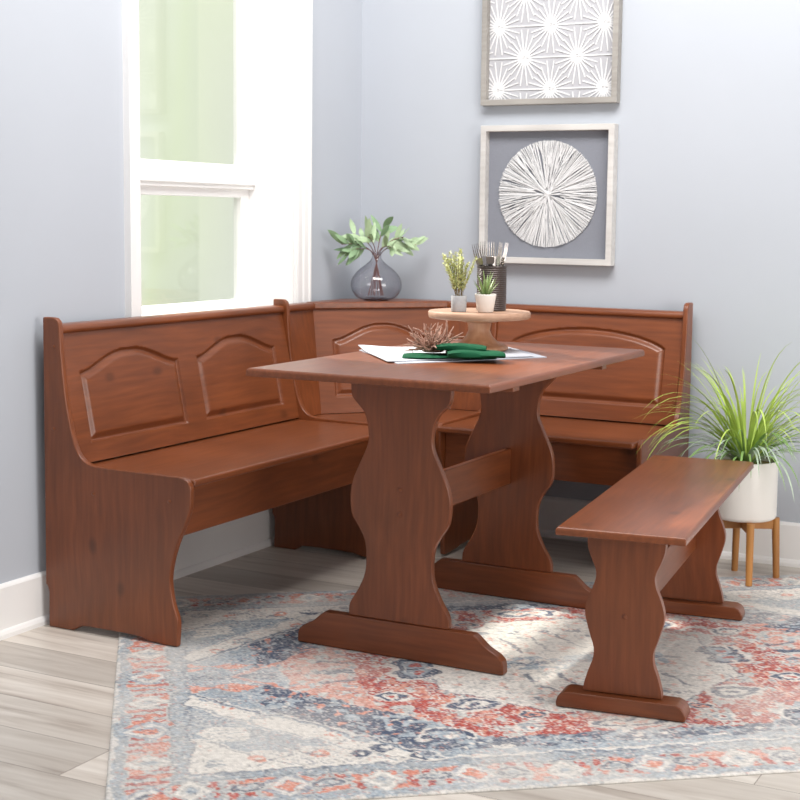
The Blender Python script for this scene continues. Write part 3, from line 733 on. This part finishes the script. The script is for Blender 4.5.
M_stemb = plain('reddish_stem', srgb(128, 88, 84), .6, var=.1)
random.seed(21)
R3 = rt.copy(); R3.z = 0; R3.normalize(); D3 = Vector((-R3.y, R3.x, 0))
sprigs = [(-.125, .235, -.02), (-.085, .275, .03), (-.03, .265, -.03), (.025, .305, .02), (.095, .265, -.02), (.140, .235, .015), (-.10, .205, -.035), (.06, .225, -.05)]
sprig_label = {0: 'sage-green leafy sprig leaning furthest left out of the glass vase', 5: 'sage-green leafy sprig leaning furthest right out of the glass vase', 3: 'tallest sage-green leafy sprig, upright in the middle of the glass vase'}
for i, (sx_, sz_, sy_) in enumerate(sprigs):
    t = thing('leafy_sprig', sprig_label.get(i, 'mid-height sage-green leafy sprig among the others in the glass vase'), 'sprig', (vx, vy, VZ + .012), group='leafy sprigs in the glass vase')
    b0 = R3 * (-.02 * sx_ / .1) + D3 * (-.02 * sy_ / .04) + Vector((0, 0, .004)); tip = R3 * sx_ + D3 * sy_ + Vector((0, 0, sz_ * .92 - .030))
    nk = R3 * sx_ * .08 + D3 * sy_ * .1 + Vector((0, 0, .148))
    pts = spline([tuple(b0), tuple(nk), tuple((nk + tip) / 2 + Vector((0, 0, .018))), tuple(tip)], 5)
    bm = bmesh.new(); add_tube(bm, pts, [.0016] * len(pts), 5); obj('stem', bm, M_stemb, t, smooth=True)
    bm = bmesh.new(); nl = 8
    for k_ in range(nl):
        f = .52 + .48 * (k_ + .3) / nl; q_ = f * (len(pts) - 1); a_ = int(min(q_, len(pts) - 2)); p_ = Vector(pts[a_]).lerp(Vector(pts[a_ + 1]), q_ - a_)
        ax_ = (Vector(pts[a_ + 1]) - Vector(pts[a_])).normalized()
        sd_ = (R3 * random.uniform(-1, 1) + D3 * random.uniform(-.7, .7) + Vector((0, 0, random.uniform(-.6, .6)))); sd_ = (sd_ - ax_ * sd_.dot(ax_)).normalized()
        d_ = (ax_ * .9 + sd_ * 1.0).normalized(); nrm = (-fw + Vector((random.uniform(-.5, .5), random.uniform(-.5, .5), random.uniform(-.2, .8)))).normalized()
        side = d_.cross(nrm).normalized()
        add_blade(bm, p_, d_, side, random.uniform(.060, .085), random.uniform(.018, .025), bend=.35, fold=.2, seg=6)
    obj('foliage', bm, M_sage if i % 3 else M_sage2, t, smooth=True)

# ------------------------------------------------------------------ on the table
TZ = .750 + .0003
M_mat1 = plain('pale_grey_linen', srgb(186, 190, 199), .9, bump=.5, bscale=500, var=.03, vscale=60, spec=.1)
M_mat2 = plain('off_white_linen', srgb(198, 200, 206), .9, bump=.5, bscale=500, var=.03, vscale=60, spec=.1)
def cloth(name, label, cat, quad, z, mtl, th_=.0022, lift=()):
    bm = bmesh.new(); n = 24; G_ = []
    for i in range(n + 1):
        row = []
        for j in range(n + 1):
            s_, t_ = i / n, j / n
            P_ = (Vector(quad[0]) * (1 - s_) * (1 - t_) + Vector(quad[1]) * s_ * (1 - t_) + Vector(quad[2]) * s_ * t_ + Vector(quad[3]) * (1 - s_) * t_)
            zz_ = 0
            for (ls, lt, amp, rad) in lift: zz_ += amp * math.exp(-((s_ - ls) ** 2 + (t_ - lt) ** 2) / rad ** 2)
            row.append(bm.verts.new((P_.x, P_.y, z + zz_)))
        G_.append(row)
    for i in range(n):
        for j in range(n): bm.faces.new((G_[i][j], G_[i + 1][j], G_[i + 1][j + 1], G_[i][j + 1]))
    r = bmesh.ops.extrude_face_region(bm, geom=bm.faces[:])
    for v in r['geom']:
        if isinstance(v, bmesh.types.BMVert): v.co.z += th_
    return tag(obj(name, bm, mtl, None, smooth=True), label, cat)
cloth('placemat', 'pale grey cloth placemat under the others, flat on the tabletop', 'placemat', [(.675, -1.170), (.950, -1.445), (1.205, -1.055), (.985, -.83)], TZ, M_mat1)
cloth('placemat', 'off-white cloth placemat on top of the grey one, its left corner raised', 'placemat', [(.660, -1.150), (.915, -1.435), (1.180, -1.085), (.965, -.83)], TZ + .0035, M_mat2, lift=((0, 0, .008, .16), (1, 1, .001, .2)))
MZ = TZ + .0062
# cake stand
M_mango = wood('pale_mango_wood', 'x', srgb(138, 98, 76), srgb(176, 140, 116), srgb(196, 164, 140), rough=.55, coat=0, knots=False, fine=1.3)
M_mango_d = wood('turned_mango_wood', 'z', srgb(140, 92, 64), srgb(180, 132, 98), srgb(208, 168, 136), rough=.5, coat=.1, knots=False, fine=1.3)
kx, ky = .978, -1.014
ck = thing('cake_stand', 'round wooden pedestal stand in the middle of the table', 'cake stand', (kx, ky, MZ))
bm = bmesh.new(); add_lathe(bm, [(0, 0)] + spline([(.078, .0), (.084, .006), (.077, .014), (.056, .023), (.041, .036), (.032, .054), (.032, .064), (.035, .079)], 4) + [(0, .080)], 48); obj('pedestal', bm, M_mango_d, ck, smooth=True)
bm = bmesh.new(); add_lathe(bm, [(0, .0805), (.045, .0805), (.066, .084), (.072, .0905), (0, .0905)], 48); obj('collar', bm, M_mango_d, ck, smooth=True)
bm = bmesh.new(); add_lathe(bm, [(0, .091), (.141, .091), (.145, .094), (.146, .107), (.143, .111), (0, .112)], 72); obj('plate', bm, M_mango, ck, smooth=True)
KZ = MZ + .1123
# positions on the plate: given by offsets to the right (R3) and away (D3)
def onp(r_, d_): v = Vector((kx, ky, KZ)) + R3 * r_ + D3 * d_; return v
M_conc = plain('grey_concrete', srgb(158, 158, 160), .85, bump=.5, bscale=150, var=.12, vscale=50)
M_ceram = plain('white_ceramic', srgb(232, 228, 222), .35, var=.02)
M_soil = plain('dark_soil', srgb(70, 58, 44), .95, bump=1, bscale=200, var=.3, vscale=90)
def potshape(prof_o, t_=.003):
    top = prof_o[-1]; return [(0, 0)] + prof_o + [(top[0] - t_, top[1])] + [(top[0] - t_ - .001, top[1] - .008), (0, top[1] - .008)]
# heather plant
P_ = onp(-.060, -.055)
t = thing('potted_heather', 'small yellow-green sprigged plant in a grey concrete pot on the stand', 'potted plant', P_)
bm = bmesh.new(); add_lathe(bm, potshape([(.0205, .0), (.0215, .002), (.0218, .043), (.0208, .0445)]), 36); obj('pot', bm, M_conc, t, smooth=True)
M_heath = plain('yellow_green_sprig', srgb(200, 204, 146), .7, var=.22, vscale=60); M_twg = plain('thin_brown_twig', srgb(122, 104, 72), .8)
random.seed(9); bs = bmesh.new(); bl_ = bmesh.new()
for i in range(26):
    a = 2.4 * i; sp_ = random.uniform(.006, .056); ht_ = random.uniform(.085, .140) - sp_ * .35
    tip = R3 * (math.cos(a) * sp_ * 1.1 - .008) + D3 * math.sin(a) * sp_ * .8 + Vector((0, 0, .04 + ht_)); b0 = Vector((math.cos(a) * .008, math.sin(a) * .008, .038))
    pts = [b0.lerp(tip, k_ / 8) + Vector((0, 0, .008 * math.sin(math.pi * k_ / 8))) for k_ in range(9)]
    add_tube(bs, pts, .0007, 4)
    for k_ in range(46):
        f = .18 + .82 * k_ / 46; q_ = f * 8; a_ = int(min(q_, 7)); p0 = pts[a_].lerp(pts[a_ + 1], q_ - a_); ax_ = (pts[a_ + 1] - pts[a_]).normalized()
        rv = Vector((random.uniform(-1, 1), random.uniform(-1, 1), random.uniform(-1, 1))); rv = (rv - ax_ * rv.dot(ax_)).normalized()
        add_blade(bl_, p0, ax_ * .9 + rv, ax_.cross(rv), random.uniform(.008, .013), .0042, bend=.0, fold=.3, seg=2)
obj('stem', bs, M_twg, t); obj('foliage', bl_, M_heath, t)
# aloe
P_ = onp(.014, -.068)
t = thing('potted_aloe', 'small spiky aloe in a white tapered pot on the stand', 'potted plant', P_)
bm = bmesh.new(); add_lathe(bm, potshape([(.020, .0), (.022, .002), (.0298, .046), (.0302, .049), (.0298, .0505)]), 36); obj('pot', bm, M_ceram, t, smooth=True)
bm = bmesh.new(); add_lathe(bm, [(0, .0435), (.0255, .043), (.0255, .0465), (0, .048)], 24); obj('soil', bm, M_soil, t, smooth=True)
M_aloe = plain('aloe_green', srgb(134, 158, 98), .45, var=.25, vscale=30)
random.seed(4); bm = bmesh.new()
for i in range(19):
    a = i * 2.4; tl_ = .12 + .036 * i ; d_ = Vector((math.cos(a) * tl_, math.sin(a) * tl_, 1)); side = Vector((-math.sin(a), math.cos(a), 0))
    b0 = Vector((math.cos(a) * .009 * (i / 19 + .2), math.sin(a) * .009 * (i / 19 + .2), .047)); ln = .072 - .0016 * i
    p = b0; d = d_.normalized(); rows = []
    for k_ in range(8):
        f = k_ / 7; w_ = .0048 * (1 - f) ** .8 + .0002; nr = d.cross(side)
        rows.append([bm.verts.new(p - side * w_ + nr * w_ * .35), bm.verts.new(p - nr * w_ * .45), bm.verts.new(p + side * w_ + nr * w_ * .35), bm.verts.new(p + nr * w_ * .15)]); p = p + d * ln / 7; d = (d + Vector((math.cos(a), math.sin(a), 0)) * .03).normalized()
    for A, B in zip(rows, rows[1:]):
        for k_ in range(4): bm.faces.new((A[k_], A[(k_ + 1) % 4], B[(k_ + 1) % 4], B[k_]))
obj('foliage', bm, M_aloe, t, smooth=True)
# mesh cup with forks
P_ = onp(.034, .020)
M_black = plain('black_metal', srgb(84, 76, 74), .35, metal=.5, var=.1)
M_steel = plain('polished_steel', srgb(168, 162, 158), .24, metal=1, var=.04)
t = thing('utensil_cup', 'tall black ribbed metal cup holding forks, at the back of the stand', 'cup', P_)
bm = bmesh.new(); pr_ = [(0, 0), (.041, 0)]
z_ = .002
while z_ < .120: pr_ += [(.0418, z_), (.0428, z_ + .0015), (.0428, z_ + .0028), (.0412, z_ + .0042)]; z_ += .0056
pr_ += [(.0430, .1235), (.0430, .1265), (.0405, .1265), (.0400, .003), (0, .003)]
add_lathe(bm, pr_, 48); obj('ribbed_wall', bm, M_black, t, smooth=True)
def make_fork():
    r = thing('fork', 'steel fork standing tines up in the black ribbed cup', 'fork', P_, group='forks in the black cup')
    bm = bmesh.new()
    add_tube(bm, [(0, 0, .0), (0, 0, .05), (0, 0, .120)], [.0038, .003, .0024], 8); obj('handle', bm, M_steel, r, smooth=True)
    bm = bmesh.new(); pts = [(0, .117), (.004, .120), (.010, .128), (.0118, .136), (.0115, .146)]
    V_ = [bm.verts.new((s_ * x_, yy, z_)) for yy in (-.0008, .0008) for s_, (x_, z_) in ([(1, q__) for q__ in pts] + [(-1, q__) for q__ in pts[:0:-1]])]; h_ = len(V_) // 2
    bm.faces.new(V_[:h_]); bm.faces.new(V_[h_:][::-1])
    for k_ in range(h_): bm.faces.new((V_[k_], V_[(k_ + 1) % h_], V_[h_ + (k_ + 1) % h_], V_[h_ + k_]))
    obj('head', bm, M_steel, r)
    for k_ in range(4):
        x_ = -.0099 + .0066 * k_; bm = bmesh.new(); add_tube(bm, [(x_, 0, .1455), (x_, -.001, .163), (x_ * 1.02, .0005, .188)], [.0015, .0013, .0005], 6); obj('tine', bm, M_steel, r, smooth=True)
    return r
f0 = make_fork(); forks = [(-.020, -.014, .27, -.10, .2), (-.006, -.022, -.03, -.12, -.4), (.010, .016, .04, .10, .3), (.022, -.004, .20, .02, -.2), (.016, -.020, .10, -.10, .7), (-.024, .010, -.10, .05, .9)]
for i, (ox, oy, lx, ly, rz_) in enumerate(forks):
    f = f0 if i == 0 else dup(f0)
    s_ = -1 if i == 0 else 1
    f['label'] = {0: 'steel fork leaning furthest left in the black ribbed cup', 3: 'steel fork leaning furthest right in the black ribbed cup'}.get(i, 'steel fork standing between the outer forks in the black ribbed cup')
    tilt = R3 * (lx * s_) + D3 * ly
    base = P_ - Vector((0, 0, 0)) + (-tilt * .028) * 1 + R3 * ox * .45 + D3 * oy * .45 + Vector((0, 0, .0075))
    f.location = base; q_ = Vector((tilt.x, tilt.y, 1)).to_track_quat('Z', 'Y'); f.rotation_euler = (q_ @ Matrix.Rotation(rz_ + .46, 3, 'Z').to_quaternion()).to_euler()
# green napkin: two thick folds
M_green = plain('deep_green_cotton', srgb(17, 74, 48), .85, bump=.5, bscale=300, var=.15, vscale=30, spec=.15)
def at(x_, y_, z_):  # a point on a horizontal plane
    return (x_, y_, z_)
nx, ny = 1.030, -1.262
t = thing('napkin', 'folded dark green cloth napkin in front of the pedestal stand', 'napkin', (nx, ny, MZ))
def fold_shape(name, w_, d_, h_, off, rz_, z0, ph_):
    bm = bmesh.new(); n, mm_ = 30, 14; rings = []
    for i in range(n + 1):
        s_ = (i / n - .5) * w_; ring = []
        for k_ in range(mm_):
            a = 2 * math.pi * k_ / mm_; r_ = 1 + .07 * math.sin(3 * a + s_ * 30 + ph_)
            yy = math.copysign(abs(math.cos(a)) ** .6, math.cos(a)) * d_ / 2 * r_ * (1 - .25 * abs(2 * s_ / w_) ** 6); zz_ = (math.copysign(abs(math.sin(a)) ** .7, math.sin(a)) * .5 * (1 + .16 * math.sin(s_ * 40 + ph_)) + .5) * h_ * (1 - .25 * abs(2 * s_ / w_) ** 5)
            ring.append(bm.verts.new((s_, yy + .008 * math.sin(s_ * 18 + ph_), z0 + max(0, zz_))))
        rings.append(ring)
    for A, B in zip(rings, rings[1:]):
        for k_ in range(mm_): bm.faces.new((A[k_], A[(k_ + 1) % mm_], B[(k_ + 1) % mm_], B[k_]))
    bm.faces.new(rings[0]); bm.faces.new(rings[-1][::-1])
    o = obj(name, bm, M_green, t, smooth=True); o.rotation_euler.z = rz_; o.location = off; return o
fold_shape('lower_fold', .25, .115, .009, (-.020, .0, 0), .42, 0, 0)
fold_shape('side_fold', .150, .100, .019, (.060, -.010, 0.0), .56, .0060, 3)
fold_shape('upper_fold', .135, .078, .017, (.015, -.005, .0), .40, .0210, 2)
# twig ring
M_twig = plain('pinkish_brown_twig', srgb(160, 124, 108), .8, var=.3, vscale=120, bump=.4)
t = thing('twig_ring', 'spiky brown twig napkin ring lying on the green napkin', 'napkin ring', (.953, -1.251, MZ + .0095))
random.seed(12); bm = bmesh.new()
for i in range(85):
    a = random.uniform(0, 2 * math.pi); r0 = random.uniform(.0, .03); p = Vector((0, 0, .010)) + R3 * math.cos(a) * r0 + D3 * math.sin(a) * r0
    up_ = random.uniform(.2, 2.4) if random.random() < .75 else random.uniform(-.02, .25)
    d = (R3 * math.cos(a) * random.uniform(.6, 1.2) + D3 * math.sin(a) + Vector((0, 0, up_))).normalized(); pts = [p]; ln = random.uniform(.045, .088)
    for k_ in range(5):
        d = (d + Vector((random.uniform(-.38, .38), random.uniform(-.38, .38), random.uniform(-.3, .25)))).normalized(); p = p + d * ln / 5; p.z = max(.003, p.z); pts.append(p)
    add_tube(bm, pts, [.0027, .0026, .0023, .0021, .0019, .0014], 5)
    if random.random() < .7: q_ = pts[3]; add_tube(bm, [q_, q_ + (d + Vector((random.uniform(-.9, .9), random.uniform(-.9, .9), .2))).normalized() * .014], [.0011, .0007], 5)
obj('twigs', bm, M_twig, t)
bm = bmesh.new(); n = 28
add_tube(bm, [R3 * .026 * math.cos(2 * math.pi * i / n) + D3 * .026 * math.sin(2 * math.pi * i / n) + Vector((0, 0, .006)) for i in range(n + 1)], .004, 8); obj('band', bm, M_twig, t, smooth=True)

# ------------------------------------------------------------------ plant stand, planter, grass plant
M_acacia = wood('golden_acacia_wood', 'z', srgb(140, 88, 40), srgb(180, 124, 64), srgb(204, 150, 88), rough=.5, coat=.1, knots=False)
pc = Vector((1.560, -.262, 0)); ang = math.atan2(-.349 + .262, 1.604 - 1.560)
ps = thing('plant_stand', 'four-legged golden wood plant stand beside the short bench', 'plant stand', (pc.x, pc.y, 0))
for k_ in range(4):
    a = ang + k_ * math.pi / 2; c_, s_ = math.cos(a), math.sin(a)
    z0 = RZ if k_ in (0, 1) else 0.0
    bm = bmesh.new(); pts = [(c_ * .106, s_ * .106, z0), (c_ * .100, s_ * .100, .199)] if k_ % 4 == 0 else [(c_ * .112, s_ * .112, z0), (c_ * .103, s_ * .103, .199)]
    pts = [(c_ * .110, s_ * .110, z0), (c_ * .101, s_ * .101, .199)]
    add_tube(bm, pts, [.0105, .0125], 16)
    obj('leg', bm, M_acacia, ps, smooth=True)
for k_ in range(2):
    a = ang + k_ * math.pi / 2; bm = bmesh.new()
    M4 = Matrix.Rotation(a, 4, 'Z')
    if k_ == 0: add_box(bm, (-.0915, -.009, .165), (.0915, .009, .200), M4)
    else: add_box(bm, (-.0915, -.009, .164), (-.0092, .009, .1995), M4); add_box(bm, (.0092, -.009, .164), (.0915, .009, .1995), M4)
    obj('cross_bar', bm, M_acacia, ps, bevel=.002)
pl_ = thing('planter', 'round white ceramic planter on the wooden plant stand', 'planter', (pc.x, pc.y, .2006))
bm = bmesh.new(); add_lathe(bm, [(0, 0), (.092, 0), (.098, .004), (.1005, .012), (.1005, .181), (.0985, .185), (.094, .185), (.093, .165), (0, .165)], 72); obj('pot', bm, M_ceram, pl_, smooth=True)
M_moss = plain('olive_moss', srgb(120, 108, 56), .95, bump=1, bscale=260, var=.4, vscale=120)
bm = bmesh.new(); add_lathe(bm, [(0, .160), (.0925, .160), (.092, .170), (.05, .176), (0, .178)], 40); obj('moss', bm, M_moss, pl_, smooth=True)
gp = thing('grass_plant', 'large arching spider-grass plant growing from the white planter', 'potted plant', (pc.x, pc.y, .378))
M_g = [plain('bright_grass_blade', srgb(176, 200, 92), .5, var=.18, vscale=10), plain('mid_grass_blade', srgb(124, 158, 88), .5, var=.2, vscale=10), plain('frosted_grass_blade', srgb(176, 194, 170), .55, var=.15, vscale=12)]
random.seed(33); bms = [bmesh.new() for _ in range(3)]
Z_ = Vector((0, 0, 1))
for i in range(200):
    a = random.uniform(0, 2 * math.pi); el = random.random()
    tier = random.random()
    if tier < .14: out_, ln, bend, mi = random.uniform(.20, .75), random.uniform(.38, .50), random.uniform(1.0, 2.2), 0
    elif tier < .52: out_, ln, bend, mi = random.uniform(.2, 1.0), random.uniform(.30, .52), random.uniform(1.2, 3.4), 0
    elif tier < .78: out_, ln, bend, mi = random.uniform(.5, 1.6), random.uniform(.24, .40), random.uniform(1.4, 3.2), 1
    else: out_, ln, bend, mi = random.uniform(.5, 1.6), random.uniform(.20, .34), random.uniform(1.6, 3.2), 2
    h = R3 * math.cos(a) + D3 * math.sin(a)
    if math.sin(a) > 0:            # keep clear of the wall behind
        ln *= 1 - .3 * math.sin(a); out_ *= 1 - .55 * math.sin(a)
    d = (Z_ + h * out_).normalized(); b0 = h * random.uniform(0, .035) + Vector((0, 0, -.008))
    side = Z_.cross(h) + Vector((random.uniform(-.35, .35), random.uniform(-.35, .35), 0))
    add_blade(bms[mi], b0, d, side, ln, random.uniform(.006, .009) if mi == 0 else random.uniform(.007, .010), bend=bend, fold=.35, seg=12, shape='blade')
for b_, mm_, nm in zip(bms, M_g, ('bright_blades', 'green_blades', 'frosted_blades')):
    o = obj(nm, b_, mm_, gp, smooth=True)
    mw = gp.location; vs_ = o.data.vertices
    for k0 in range(0, len(vs_), 39):          # turn any blade that would run into the bench end toward the room
        B_ = [vs_[k_].co.copy() for k_ in range(k0, k0 + 39)]
        for q_ in range(30):
            if not any(p_.x + mw.x < 1.312 and p_.y + mw.y > -.535 and p_.z + mw.z < .87 for p_ in B_): break
            Rz = Matrix.Rotation(math.radians(6), 3, 'Z'); B_ = [Rz @ p_ for p_ in B_]
        for k_ in range(39): vs_[k0 + k_].co = B_[k_]
    for v in vs_:
        if v.co.y + mw.y > -.012: v.co.y = -.012 - mw.y
